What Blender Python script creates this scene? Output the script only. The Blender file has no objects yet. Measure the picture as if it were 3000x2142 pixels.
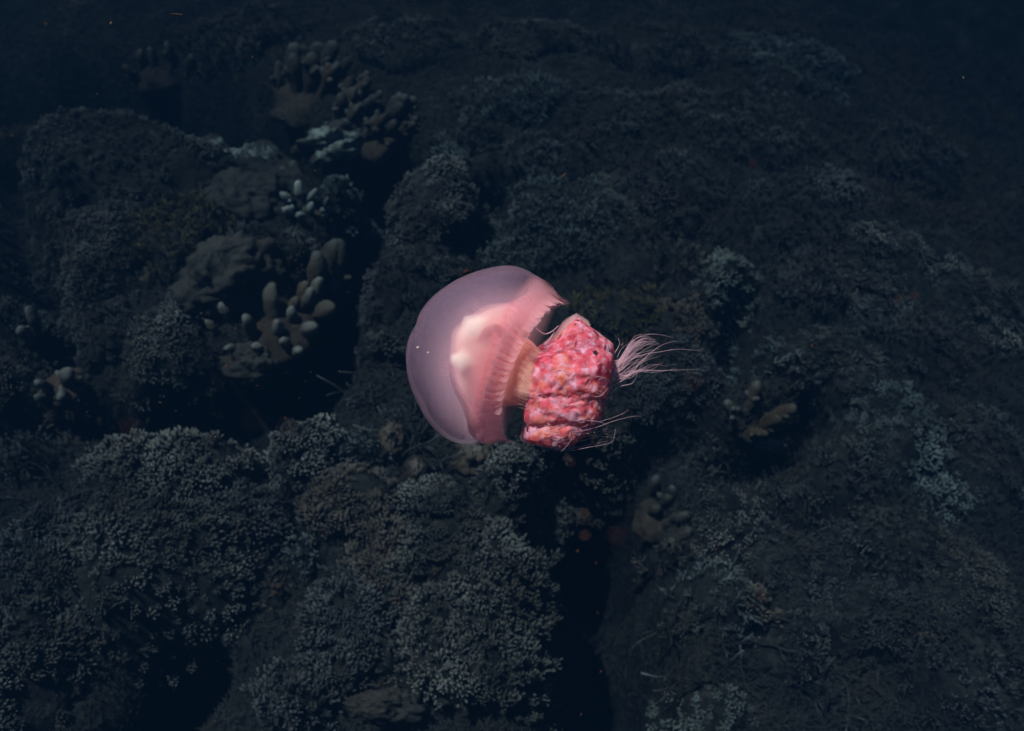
import bpy, math, random, re
import numpy as np
from mathutils import Vector, Matrix, Quaternion, noise

rnd = random.Random(7)
SC = bpy.context.scene
COL = SC.collection

# ------------------------------------------------------------------ camera
CAM_Z, PITCH, HFOV = 2.75, 59.0, 60.0
cam_data = bpy.data.cameras.new('camera')
cam = bpy.data.objects.new('camera', cam_data)
COL.objects.link(cam)
cam.location = (0, 0, CAM_Z)
cam.rotation_euler = (math.radians(90 - PITCH), 0, 0)
cam_data.angle = math.radians(HFOV)
cam_data.clip_start, cam_data.clip_end = 0.02, 200
cam_data.dof.use_dof = True
cam_data.dof.focus_distance = 1.2
cam_data.dof.aperture_fstop = 5.6
SC.camera = cam

# ------------------------------------------------------------------ light
SUN = Vector((-0.32, 0.22, 0.92)).normalized()          # towards the sun
world = bpy.data.worlds.new('World')
SC.world = world
world.use_nodes = True
wn = world.node_tree
bg = wn.nodes['Background']
sky = wn.nodes.new('ShaderNodeTexSky')
sky.sky_type = 'NISHITA'
sky.sun_disc = False
sky.sun_elevation = math.asin(SUN.z)
sky.sun_rotation = math.atan2(SUN.x, SUN.y)
wn.links.new(sky.outputs[0], bg.inputs[0])
bg.inputs[1].default_value = 0.05
sun_data = bpy.data.lights.new('sun', 'SUN')
sun_data.energy = 5.0
sun_data.angle = math.radians(0.6)
sun_data.color = (1.0, 0.95, 0.88)
sun = bpy.data.objects.new('sun', sun_data)
COL.objects.link(sun)
sun.location = (0, 0, 6)
sun.rotation_euler = SUN.to_track_quat('Z', 'Y').to_euler()

SC.view_settings.view_transform = 'Standard'
SC.view_settings.look = 'None'
SC.view_settings.exposure = 1.7
SC.view_settings.gamma = 1.0
SC.view_settings.use_curve_mapping = False
SC.render.engine = 'CYCLES'
cy = SC.cycles
cy.use_denoising = True
cy.max_bounces = 14
cy.diffuse_bounces = 2
cy.glossy_bounces = 2
cy.transmission_bounces = 4
cy.transparent_max_bounces = 96
cy.volume_bounces = 12
cy.sample_clamp_indirect = 3.0

# ------------------------------------------------------------------ picture to place
TAN = math.tan(math.radians(HFOV / 2))
pr = math.radians(PITCH)
CAMP = Vector((0, 0, CAM_Z))
FWD = Vector((0, math.cos(pr), -math.sin(pr)))
UP = Vector((0, math.sin(pr), math.cos(pr)))
RIGHT = Vector((1, 0, 0))


def ray(px, py):
    return FWD + RIGHT * ((px - 1500) / 1500 * TAN) - UP * ((py - 1071) / 1500 * TAN)


def plane_point(px, py, z=0.0):
    d = ray(px, py)
    return CAMP + d * ((z - CAM_Z) / d.z)


def smooth(a, b, x):
    t = min(1.0, max(0.0, (x - a) / (b - a)))
    return t * t * (3 - 2 * t)


# ------------------------------------------------------------------ terrain relief
GULLIES = [  # picture points on the reef top, half width, depth
    ([(1720, 1480), (1780, 1650), (1800, 1850), (1790, 2200)], 0.15, 0.85),
    ([(1150, 470), (1060, 600), (1030, 760), (1000, 900), (940, 1060)], 0.085, 0.5),
    ([(-150, 120), (250, 160), (560, 240), (720, 300)], 0.20, 0.6),
    ([(700, 330), (950, 430), (1180, 470)], 0.10, 0.5),
    ([(-100, 1210), (250, 1200), (480, 1200), (700, 1150), (850, 1180)], 0.085, 0.4),
    ([(330, 2250), (440, 2070), (560, 1950)], 0.09, 0.45),
    ([(1430, 520), (1440, 690)], 0.06, 0.4),
    ([(2150, 1330), (2330, 1300), (2420, 1180)], 0.09, 0.35),
    ([(1850, 1480), (1880, 1650)], 0.09, 0.5),
    ([(2180, 880), (2150, 1060)], 0.06, 0.3),
    ([(-50, 400), (60, 760), (120, 1000)], 0.10, 0.35),
    ([(1650, 1330), (1850, 1330), (2050, 1250)], 0.07, 0.22),
    ([(560, 1250), (760, 1280), (780, 1400)], 0.05, 0.25),
    ([(2350, 1500), (2550, 1900), (2700, 2200)], 0.10, 0.15),
]
GW = [([plane_point(*p) for p in pts], w, d) for pts, w, d in GULLIES]


def seg_dist(x, y, a, b):
    dx, dy = b.x - a.x, b.y - a.y
    l2 = dx * dx + dy * dy or 1e-9
    t = max(0, min(1, ((x - a.x) * dx + (y - a.y) * dy) / l2))
    return math.hypot(x - a.x - t * dx, y - a.y - t * dy)


def relief(x, y):
    z = -0.28 * smooth(2.4, 4.4, y) - 0.45 * smooth(0.9, 3.0, x) - 0.35 * smooth(-1.9, -3.6, x)
    z -= 1.2 * smooth(5, 14, math.hypot(x, y - 2))
    if -5 < x < 5 and -1 < y < 7:
        wob = 0.06 * noise.noise(Vector((x * 3, y * 3, 3)))
        for pts, w, d in GW:
            m = min(seg_dist(x, y, pts[i], pts[i + 1]) for i in range(len(pts) - 1)) + wob
            if m < 3 * w:
                z -= d * math.exp(-(max(0, m) / w) ** 2 * 0.9)
    z += 0.09 * noise.fractal(Vector((x * 1.6, y * 1.6, 0)), 1.0, 2.0, 3)
    z += 0.035 * noise.fractal(Vector((x * 7, y * 7, 5)), 1.0, 2.0, 3)
    return z


def on_reef(px, py):
    d = ray(px, py).normalized()
    t, step = 1.2, 0.05
    while t < 14:
        p = CAMP + d * t
        if p.z < relief(p.x, p.y):
            lo, hi = t - step, t
            for _ in range(12):
                m = (lo + hi) / 2
                q = CAMP + d * m
                if q.z < relief(q.x, q.y):
                    hi = m
                else:
                    lo = m
            return CAMP + d * hi
        t += step
    return CAMP + d * t


# ------------------------------------------------------------------ materials
def new_mat(name):
    m = bpy.data.materials.new(name)
    m.use_nodes = True
    n = m.node_tree
    n.nodes.clear()
    out = n.nodes.new('ShaderNodeOutputMaterial')
    return m, n, out


def ramp(n, stops):
    r = n.nodes.new('ShaderNodeValToRGB')
    e = r.color_ramp.elements
    while len(e) < len(stops):
        e.new(0.5)
    for el, (p, c) in zip(e, stops):
        el.position = p
        el.color = (*c, 1)
    return r


def tex_noise(n, scale, detail=3, rough=0.6, coord='Object'):
    tc = n.nodes.new('ShaderNodeTexCoord')
    t = n.nodes.new('ShaderNodeTexNoise')
    t.inputs['Scale'].default_value = scale
    t.inputs['Detail'].default_value = detail
    t.inputs['Roughness'].default_value = rough
    n.links.new(tc.outputs[coord], t.inputs['Vector'])
    return t


def world_noise(n, scale, detail=3, rough=0.6):
    g = n.nodes.new('ShaderNodeNewGeometry')
    t = n.nodes.new('ShaderNodeTexNoise')
    t.inputs['Scale'].default_value = scale
    t.inputs['Detail'].default_value = detail
    t.inputs['Roughness'].default_value = rough
    n.links.new(g.outputs['Position'], t.inputs['Vector'])
    return t


def mixcol(n, fac, a, b, mode='MIX'):
    m = n.nodes.new('ShaderNodeMix')
    m.data_type = 'RGBA'
    m.blend_type = mode
    for sock, v in ((m.inputs[0], fac), (m.inputs[6], a), (m.inputs[7], b)):
        if hasattr(v, 'is_output'):
            n.links.new(v, sock)
        elif isinstance(v, (int, float)):
            sock.default_value = v
        else:
            sock.default_value = (*v, 1)
    return m.outputs[2]


def coral_mat(name, body, tip, t0=0.55, t1=0.97, vary=0.5, mottled=14.0, bump=220, crust=None):
    """living coral: brown-grey stem with zooxanthellae, pale growing tips with lit-tip contrast put into the colour, patchy colour"""
    m, n, out = new_mat(name)
    at = n.nodes.new('ShaderNodeAttribute')
    at.attribute_name = 'tip'
    r = ramp(n, [(t0, (0, 0, 0)), (t1, (1, 1, 1))])  # tip paleness is growth plus the light caught by the tips
    n.links.new(at.outputs['Fac'], r.inputs[0])
    wn1 = world_noise(n, 5.0, 3)
    sel = ramp(n, [(0.36, (0.12,) * 3), (0.66, (1,) * 3)])
    n.links.new(wn1.outputs[0], sel.inputs[0])
    tipf = n.nodes.new('ShaderNodeMath')
    tipf.operation = 'MULTIPLY'
    n.links.new(r.outputs[0], tipf.inputs[0])
    n.links.new(sel.outputs[0], tipf.inputs[1])
    oi = n.nodes.new('ShaderNodeObjectInfo')
    dark = tuple(c * (1 - vary) for c in body)
    lite = tuple(c * (1 + vary) for c in body)
    b0 = mixcol(n, oi.outputs['Random'], dark, lite)
    wv = world_noise(n, 2.6, 4, .6)        # patches of browner growth and of grey silt
    rv = ramp(n, [(.36, (1.25, 1.0, .72)), (.5, (1, 1, 1)), (.64, (.62, .74, .78))])
    n.links.new(wv.outputs[0], rv.inputs[0])
    b1 = mixcol(n, 1.0, b0, rv.outputs[0], 'MULTIPLY')
    wn2 = world_noise(n, mottled * 3, 4, 0.7)
    mr = ramp(n, [(0.3, (0.45,) * 3), (0.7, (1.35,) * 3)])
    n.links.new(wn2.outputs[0], mr.inputs[0])
    b2 = mixcol(n, 1.0, b1, mr.outputs[0], 'MULTIPLY')
    c = mixcol(n, tipf.outputs[0], b2, tip)
    if crust:                              # pale encrusting growth in irregular patches
        wc = world_noise(n, 9, 6, .7)
        rc = ramp(n, [(.50, (0, 0, 0)), (.60, (1, 1, 1))])
        n.links.new(wc.outputs[0], rc.inputs[0])
        c = mixcol(n, rc.outputs[0], c, mixcol(n, 1.0, crust, mr.outputs[0], 'MULTIPLY'))
    p = n.nodes.new('ShaderNodeBsdfPrincipled')
    p.inputs['Roughness'].default_value = 0.75
    p.inputs['Specular IOR Level'].default_value = 0.15
    n.links.new(c, p.inputs['Base Color'])
    bp = n.nodes.new('ShaderNodeBump')
    bp.inputs['Strength'].default_value = 0.6
    bp.inputs['Distance'].default_value = 0.004 if bump > 100 else .018
    wn3 = world_noise(n, bump, 4, .7)
    n.links.new(wn3.outputs[0], bp.inputs['Height'])
    n.links.new(bp.outputs[0], p.inputs['Normal'])
    n.links.new(p.outputs[0], out.inputs[0])
    return m


def rock_mat():
    m, n, out = new_mat('reef_rock')
    w1 = world_noise(n, 6, 6, 0.65)
    r1 = ramp(n, [(0.3, (0.007, 0.008, 0.008)), (0.55, (0.020, 0.021, 0.018)), (0.75, (0.055, 0.057, 0.052))])
    n.links.new(w1.outputs[0], r1.inputs[0])
    w2 = world_noise(n, 40, 4, 0.7)
    r2 = ramp(n, [(0.35, (0.4,) * 3), (0.7, (1.5,) * 3)])
    n.links.new(w2.outputs[0], r2.inputs[0])
    c = mixcol(n, 1.0, r1.outputs[0], r2.outputs[0], 'MULTIPLY')
    p = n.nodes.new('ShaderNodeBsdfPrincipled')
    p.inputs['Roughness'].default_value = 0.9
    p.inputs['Specular IOR Level'].default_value = 0.1
    n.links.new(c, p.inputs['Base Color'])
    bp = n.nodes.new('ShaderNodeBump')
    bp.inputs['Distance'].default_value = 0.02
    n.links.new(w2.outputs[0], bp.inputs['Height'])
    n.links.new(bp.outputs[0], p.inputs['Normal'])
    n.links.new(p.outputs[0], out.inputs[0])
    return m


M_ROCK = rock_mat()
GREY = (0.026, 0.025, 0.020)
M = {
    'grey': coral_mat('coral_grey', GREY, (0.175, 0.18, 0.16), .72, .99),
    'pale': coral_mat('coral_pale_tip', (0.027, 0.025, 0.021), (0.29, 0.30, 0.265), 0.76, 0.99),
    'olive': coral_mat('coral_olive', (0.055, 0.046, 0.017), (0.15, 0.14, 0.075)),
    'brown': coral_mat('coral_brown', (0.050, 0.037, 0.026), (0.18, 0.16, 0.13), .6, .99),
    'dim': coral_mat('coral_dim', (0.023, 0.023, 0.020), (0.14, 0.15, 0.15), .7, .99),
    'teal': coral_mat('coral_teal', (0.034, 0.041, 0.037), (0.22, 0.27, 0.26), 0.6, 0.99),
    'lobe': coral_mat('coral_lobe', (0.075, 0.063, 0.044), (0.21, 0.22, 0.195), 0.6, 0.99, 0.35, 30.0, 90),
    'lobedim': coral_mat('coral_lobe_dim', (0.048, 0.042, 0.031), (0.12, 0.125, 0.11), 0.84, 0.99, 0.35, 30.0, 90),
    'mint': coral_mat('coral_mint', (0.07, 0.075, 0.062), (0.34, 0.40, 0.35), 0.45, 0.95, 0.35, 30.0, 90),
    'stone': coral_mat('coral_massive', (0.036, 0.034, 0.028), (0.054, 0.052, 0.045), 0.2, 1.0, 0.2, 16.0, 55),
    'crust': coral_mat('coral_crust', (0.046, 0.042, 0.036), (0.05, 0.05, 0.045), 0.2, 1.0, 0.2, 16.0, 55, (.26, .31, .27)),
}


# ------------------------------------------------------------------ mesh helpers
class MB:
    def __init__(self):
        self.v, self.f, self.a = [], [], []

    def tube(self, pts, radii, sides=6, tips=None, flat=1.0):
        """round-ended tube along pts"""
        base = len(self.v)
        n = len(pts)
        side = None
        for i in range(n):
            d = (pts[min(i + 1, n - 1)] - pts[max(i - 1, 0)])
            d = d.normalized() if d.length > 1e-9 else Vector((0, 0, 1))
            if side is None:
                side = d.orthogonal().normalized()
            else:
                side = (side - d * side.dot(d))
                side = side.normalized() if side.length > 1e-6 else d.orthogonal().normalized()
            up = d.cross(side)
            tv = tips[i] if tips else i / (n - 1)
            for k in range(sides):
                an = 2 * math.pi * k / sides
                self.v.append(pts[i] + (side * math.cos(an) + up * math.sin(an) * flat) * radii[i])
                self.a.append(tv)
        for i in range(n - 1):
            for k in range(sides):
                a, b = base + i * sides + k, base + i * sides + (k + 1) % sides
                self.f.append((a, b, b + sides, a + sides))
        self.v.append(pts[-1] + (pts[-1] - pts[-2]).normalized() * radii[-1] * 0.45)
        self.a.append(1.0 if not tips else tips[-1])
        e = len(self.v) - 1
        for k in range(sides):
            self.f.append((base + (n - 1) * sides + k, base + (n - 1) * sides + (k + 1) % sides, e))
        return self

    def grid(self, rows, closed=False, vals=None):
        base = len(self.v)
        w = len(rows[0])
        for i, r in enumerate(rows):
            self.v += r
            self.a += (vals[i] if vals else [i / (len(rows) - 1)] * w)
        for i in range(len(rows) - 1):
            for k in range(w if closed else w - 1):
                a, b = base + i * w + k, base + i * w + (k + 1) % w
                self.f.append((a, b, b + w, a + w))
        return self

    def mesh(self, name, mat):
        me = bpy.data.meshes.new(name)
        me.from_pydata([tuple(v) for v in self.v], [], self.f)
        at = me.attributes.new('tip', 'FLOAT', 'POINT')
        at.data.foreach_set('value', self.a)
        me.polygons.foreach_set('use_smooth', [True] * len(me.polygons))
        me.materials.append(mat)
        me.update()
        return me


def link(name, me, parent=None, loc=None):
    o = bpy.data.objects.new(name, me)
    COL.objects.link(o)
    if parent is not None:
        o.parent = parent
    if loc is not None:
        o.location = loc
    return o


def tag(o, label, cat, group=None, kind=None):
    if label:
        o['label'] = label
    if cat:
        o['category'] = cat
    if group:
        o['group'] = group
    if kind:
        o['kind'] = kind
    return o


def empty(name, loc):
    o = bpy.data.objects.new(name, None)
    COL.objects.link(o)
    o.location = loc
    o.empty_display_size = 0.05
    return o


# ------------------------------------------------------------------ seabed
def axis(lo, hi, fine_lo, fine_hi, step):
    fine = list(np.arange(fine_lo, fine_hi + 1e-6, step))
    left = [fine_lo - (fine_lo - lo) * (k / 14) ** 2 for k in range(14, 0, -1)]
    right = [fine_hi + (hi - fine_hi) * (k / 14) ** 2 for k in range(1, 15)]
    return left + fine + right


xs = axis(-30, 30, -4.2, 4.6, 0.032)
ys = axis(-28, 34, -0.8, 6.8, 0.032)
sb = MB()
sb.grid([[Vector((x, y, relief(x, y))) for x in xs] for y in ys])
seabed = link('seabed', sb.mesh('seabed', M_ROCK))
tag(seabed, None, None, kind='structure')

# ------------------------------------------------------------------ coral pieces
def stem_pts(p0, d, L, bend, n=4):
    b = Vector((rnd.uniform(-1, 1), rnd.uniform(-1, 1), rnd.uniform(-.3, .6))) * bend
    return [p0 + d * (L * i / n) + b * (L * (i / n) ** 2) for i in range(n + 1)]


def finger_piece(L=0.045, r=0.0042, k=10, wide=.017, splay=.5):
    """one coral branch: a stout foot that forks into a hand of upright fingers"""
    mb = MB()
    mb.tube([Vector((0, 0, -.03)), Vector((0, 0, -.008)), Vector((0, 0, .006))], [wide * .55, wide * .8, wide * .5], 7, [0, 0, .05])
    for i in range(k):
        q = math.sqrt((i + .3) / k)
        an = i * 2.4 + rnd.uniform(-.35, .35)
        o = Vector((math.cos(an), math.sin(an), 0)) * q
        d = (Vector((0, 0, 1)) + o * splay * rnd.uniform(.5, 1.3)).normalized()
        l2 = L * rnd.uniform(.6, 1.1) * (1.08 - .35 * q)
        pts = stem_pts(o * wide * .7 + Vector((0, 0, -.004)), d, l2, .16, 4)
        r2 = r * rnd.uniform(.8, 1.15)
        mb.tube(pts, [r2 * 1.15, r2 * 1.08, r2, r2 * .9, r2 * .6], 5)
        if rnd.random() < .6:
            an2 = rnd.uniform(0, 6.28)
            d2 = (d + Vector((math.cos(an2), math.sin(an2), 0)) * .9).normalized()
            mb.tube(stem_pts(pts[2], d2, l2 * rnd.uniform(.28, .45), .1, 2), [r2 * .75, r2 * .7, r2 * .45], 4, [.4, .75, 1])
    return mb


def tuft_piece(L=0.04, r=0.0026, k=9, spread=0.9):
    mb = MB()
    mb.tube([Vector((0, 0, -.012)), Vector((0, 0, .004)), Vector((0, 0, .01))], [r * 2.2, r * 2.4, r * 1.5], 6, [0, 0, 0])
    for i in range(k):
        an = 2 * math.pi * i / k + rnd.uniform(-.4, .4)
        s = spread * rnd.uniform(.15, 1)
        d = Vector((math.cos(an) * s, math.sin(an) * s, 1)).normalized()
        pts = stem_pts(Vector((0, 0, .002)), d, L * rnd.uniform(.65, 1.1), 0.35, 3)
        mb.tube(pts, [r * 1.2, r, r * .9, r * .55], 4)
    return mb


def bush_piece(L=0.07, r=0.0032, depth=2):
    mb = MB()

    def grow(p, d, l, rad, lev, t):
        pts = stem_pts(p, d, l, 0.25, 3)
        t2 = t + (1 - t) * (0.45 if lev else 1)
        mb.tube(pts, [rad, rad * .95, rad * .9, rad * (.6 if lev == 0 else .85)], 5, [t + (t2 - t) * j / 3 for j in range(4)])
        if lev:
            for i in range(3):
                an = rnd.uniform(0, 6.28)
                dd = (d + Vector((math.cos(an), math.sin(an), rnd.uniform(-.1, .5))) * .75).normalized()
                grow(pts[rnd.choice((2, 3))], dd, l * rnd.uniform(.5, .75), rad * .8, lev - 1, t2)
    grow(Vector((0, 0, -.01)), Vector((0, 0, 1)), L * .5, r, depth, 0.0)
    return mb


def lobe_piece(L=0.08, r=0.018, bulge=1.25, sides=12, kn=0):
    mb = MB()
    sd = rnd.uniform(0, 99)
    pts = stem_pts(Vector((0, 0, -.02)), Vector((0, 0, 1)), L + .02, 0.22, 9)
    prof = [.8, .82, .86, .92, 1.0, 1.08, 1.15, 1.12, .92, .5]
    rad = [r * (1 + (p - 1) * bulge) for p in prof]
    mb.tube(pts, rad, sides, None, rnd.uniform(.75, 1))
    for i, v in enumerate(mb.v):
        c = pts[min(i // sides, 9)]
        k = 1 + 0.42 * noise.noise((v + Vector((sd, 0, 0))) * (0.6 / r)) + 0.16 * noise.noise((v + Vector((sd, 9, 0))) * (2.2 / r))
        mb.v[i] = c + (v - c) * k
    for j in range(kn):
        an = rnd.uniform(0, 6.28)
        d = Vector((math.cos(an), math.sin(an), rnd.uniform(.3, 1))).normalized()
        p0 = pts[rnd.choice((4, 5, 6))]
        q = [p0 + d * (r * 1.9 * i / 4) for i in range(5)]
        mb.tube(q, [r * .55, r * .55, r * .6, r * .5, r * .25], 8, [.3, .5, .7, .9, 1])
    return mb


def staghorn_piece(L=0.20, r=0.0055):
    L *= rnd.uniform(.8, 1.2)
    mb = MB()
    main = stem_pts(Vector((0, 0, 0)), Vector((0, 0, 1)), L, 0.8, 7)
    for i in range(1, 8):
        main[i] += Vector((noise.noise(main[i] * 14 + Vector((L * 99, 0, 0))), noise.noise(main[i] * 14 + Vector((5, L * 77, 0))), 0)) * L * .12
    mb.tube(main, [r * (1.1 - .55 * i / 7) for i in range(8)], 7)
    for i in range(rnd.choice((2, 3, 3))):
        j = rnd.choice((2, 3, 4, 5))
        an = rnd.uniform(0, 6.28)
        d = Vector((math.cos(an) * .8, math.sin(an) * .8, .8)).normalized()
        pts = stem_pts(main[j], d, L * rnd.uniform(.25, .45), .3, 4)
        mb.tube(pts, [r * .75, r * .7, r * .62, r * .55, r * .35], 6, [.3, .5, .7, .85, 1])
    return mb


def plate_piece(R=0.09):
    """thin encrusting plate with a wavy pale rim"""
    mb = MB()
    sd = rnd.uniform(0, 99)
    rows = []
    nr, na = 7, 28
    for side in (0, 1):
        seq = range(nr + 1) if side == 0 else range(nr, -1, -1)
        for i in seq:
            q = max(i / nr, .02)
            row = []
            for k in range(na):
                an = 2 * math.pi * k / na
                rr = R * q * (1 + .28 * noise.noise(Vector((math.cos(an) * 1.6 + sd, math.sin(an) * 1.6, 0))))
                z = R * (.35 * q * q + .16 * q * noise.noise(Vector((math.cos(an) * 2.5 * q, math.sin(an) * 2.5 * q, sd))))
                row.append(Vector((rr * math.cos(an), rr * math.sin(an), z - side * (.006 + .05 * R * (1 - q)))))
            rows.append(row)
    vals = [[i / nr] * na for i in range(nr + 1)] + [[0.0] * na for i in range(nr + 1)]
    mb.grid(rows, True, vals)
    return mb


PROTO = {}


def protos(kind, mat):
    key = (kind, mat)
    if key not in PROTO:
        if (kind,) not in PROTO:
            make = {
                'finger': lambda: finger_piece(rnd.uniform(.042, .054), rnd.uniform(.0040, .0048), rnd.choice((8, 10, 11))),
                'fine': lambda: finger_piece(rnd.uniform(.028, .038), rnd.uniform(.0030, .0036), rnd.choice((9, 11, 13)), .017, .75),
                'tuft': lambda: tuft_piece(),
                'bush': lambda: bush_piece(),
                'lobe': lambda: lobe_piece(.085, .0165, 1.1, 12, rnd.choice((0, 1, 2))),
                'column': lambda: lobe_piece(.15, .030, .8, 14, 4),
                'staghorn': lambda: staghorn_piece(),
                'plate': lambda: plate_piece(),
            }[kind]
            PROTO[(kind,)] = [make() for _ in range(9 if kind not in ('lobe', 'column') else 7)]
        PROTO[key] = [mb.mesh('coral_' + kind, M[mat]) for mb in PROTO[(kind,)]]
    return PROTO[key]


def colony(name, label, cat, px, py, rx, ry, hgt, kind, mat, spacing=0.032, lean=(0, 0), scale=1.0,
           part='branch', group=None,  upmix=0.45, cap=290, body='rock', jitter=.25, ragged=.55):
    """a coral colony: a lumpy body and its branches standing on it"""
    spacing, scale, hgt = spacing * .82, scale * .84, hgt * .72
    c = on_reef(px, py)
    dist = (c - CAMP).length
    pix = dist * TAN / 1500
    sinp = max(0.45, -(c - CAMP).normalized().z)
    a, b = rx * pix, ry * pix / sinp
    root = empty(name, c - Vector((0, 0, .02)))
    tag(root, label, cat, group)
    if not group:
        PLACES.append((px, py, wording(label)))
    sd = Vector((rnd.uniform(0, 99), rnd.uniform(0, 99), 0))

    def edge(an):
        return 1 + ragged * noise.noise(Vector((math.cos(an) * 1.7, math.sin(an) * 1.7, 0)) + sd)

    def dome(u, v):
        rr = min(1.0, math.hypot(u, v))
        z = hgt * max(0, 1 - rr ** 2.2) ** .7
        z += .22 * hgt * noise.noise(Vector((u * 3, v * 3, 7)) + sd)
        x, y = c.x + u * a, c.y + v * b
        zt = relief(x, y)
        zt = max(zt, c.z - 0.22)
        return Vector((x, y, zt + z))
    o = root.location
    mb = MB()
    na, nr = 30, 9
    rows = []
    for i in range(nr + 1):
        q = i / nr
        row = []
        for k in range(na):
            an = 2 * math.pi * k / na
            e = edge(an)
            u, v = math.cos(an) * q * e, math.sin(an) * q * e
            p = dome(u, v)
            if i == nr:
                p.z -= .12
            row.append(p - o)
        rows.append(row)
    mb.grid(rows, True, [[.25 * (1 - i / nr)] * na for i in range(nr + 1)])
    link('coral_body', mb.mesh('coral_body', M[mat] if body == 'coral' else M_ROCK), root)
    ms = protos(kind, mat)
    n = min(cap, max(5, int(math.pi * a * b * 1.05 / spacing ** 2)))
    gold = math.pi * (3 - math.sqrt(5))
    lv = Vector((lean[0], lean[1], 0))
    for i in range(n):
        q = math.sqrt((i + .5) / n)
        an = i * gold
        e = edge(an)
        j = 0.55 / math.sqrt(n)
        u = math.cos(an) * q * e + rnd.uniform(-j, j)
        v = math.sin(an) * q * e + rnd.uniform(-j, j)
        p = dome(u, v)
        ex = dome(u + .06, v) - dome(u - .06, v)
        ey = dome(u, v + .06) - dome(u, v - .06)
        nm = ex.cross(ey).normalized()
        d = nm * (1 - upmix) + Vector((0, 0, upmix)) + lv
        d += Vector((rnd.gauss(0, 1), rnd.gauss(0, 1), rnd.gauss(0, 1))) * jitter
        pv_ = noise.noise(p * 7 + sd)          # thin and bare spots, taller and shorter patches
        if pv_ < -.42 and n > 40:
            continue
        s = scale * rnd.uniform(.6, 1.25) * (1 + .45 * pv_)
        w = link(part, ms[rnd.randrange(len(ms))], root)
        w.rotation_mode = 'QUATERNION'
        w.rotation_quaternion = d.to_track_quat('Z', 'Y') @ Quaternion((0, 0, 1), rnd.uniform(0, 6.28))
        w.location = p - o
        w.scale = (s, s, s * rnd.uniform(.85, 1.2))
    return root


PLACES = []                                # picture place and short wording of each coral, for naming what lies beside it
USED = {}


def short(label):
    return re.split(r',| (?:with|below|beside|between|under|above|behind|at|along|on|in|of|near|just|filling|lying|running|next|uphill|beyond|over|leaning|standing|sprawling|hanging|past|among|among|directly|deep|ringed|touching|fading|rising|low|high|straight|tapering|beneath|into|by) ', label)[0]


def wording(label):
    w = short(label)
    return w if len(w.split()) > 2 or len(label.split()) > 10 else label


def beside(px, py):
    x, y, w = min(PLACES, key=lambda p: (p[0] - px) ** 2 + (p[1] - py) ** 2)
    dx, dy = px - x, py - y
    where = 'over' if math.hypot(dx, dy) < 45 else ('just above' if dy < 0 else 'just below') if abs(dy) > abs(dx) else 'beside'
    return where + ' the ' + w


def boulder(name, label, cat, px, py, rx, ry, hgt, mat='stone', rough=.3, knob=0, rot=0.0):
    """a massive coral head: one lumpy body with a few knobs as parts"""
    c = on_reef(px, py)
    pix = (c - CAMP).length * TAN / 1500
    sinp = max(.45, -(c - CAMP).normalized().z)
    a, b = rx * pix, ry * pix / sinp
    root = empty(name, c - Vector((0, 0, .03)))
    tag(root, label, cat)
    PLACES.append((px, py, wording(label)))
    sd = Vector((rnd.uniform(0, 99), 0, 0))
    mb = MB()
    rows = []
    na, nr = 72, 30
    cr, sr = math.cos(rot), math.sin(rot)
    for i in range(nr + 1):
        th = math.pi * .62 * i / nr
        row = []
        for k in range(na):
            an = 2 * math.pi * k / na
            q = Vector((math.sin(th) * math.cos(an), math.sin(th) * math.sin(an), math.cos(th)))
            k2 = 1 + rough * noise.fractal(q * 1.5 + sd, 1.0, 2.0, 4) + .10 * noise.fractal(q * 6 + sd, .8, 2.0, 4)
            q = q * k2
            x, y = q.x * a, q.y * b
            row.append(Vector((x * cr - y * sr, x * sr + y * cr, q.z * hgt + .03)))
        rows.append(row)
    mb.grid(rows, True, [[1 - i / nr] * na for i in range(nr + 1)])
    link('coral_head', mb.mesh('coral_head', M[mat]), root)
    ms = protos('lobe', mat)
    for i in range(knob):
        an = rnd.uniform(0, 6.28)
        q = rnd.uniform(.5, .95)
        x, y = q * a * math.cos(an), q * b * math.sin(an)
        w = link('knob', ms[rnd.randrange(len(ms))], root)
        w.location = (x * cr - y * sr, x * sr + y * cr, hgt * max(0, 1 - q * q) ** .5 * .8)
        w.rotation_euler = (-.8 * math.sin(an), .8 * math.cos(an), rnd.uniform(0, 6))
        s = rnd.uniform(.5, .9)
        w.scale = (s, s, s * .6)
    return root


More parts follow.
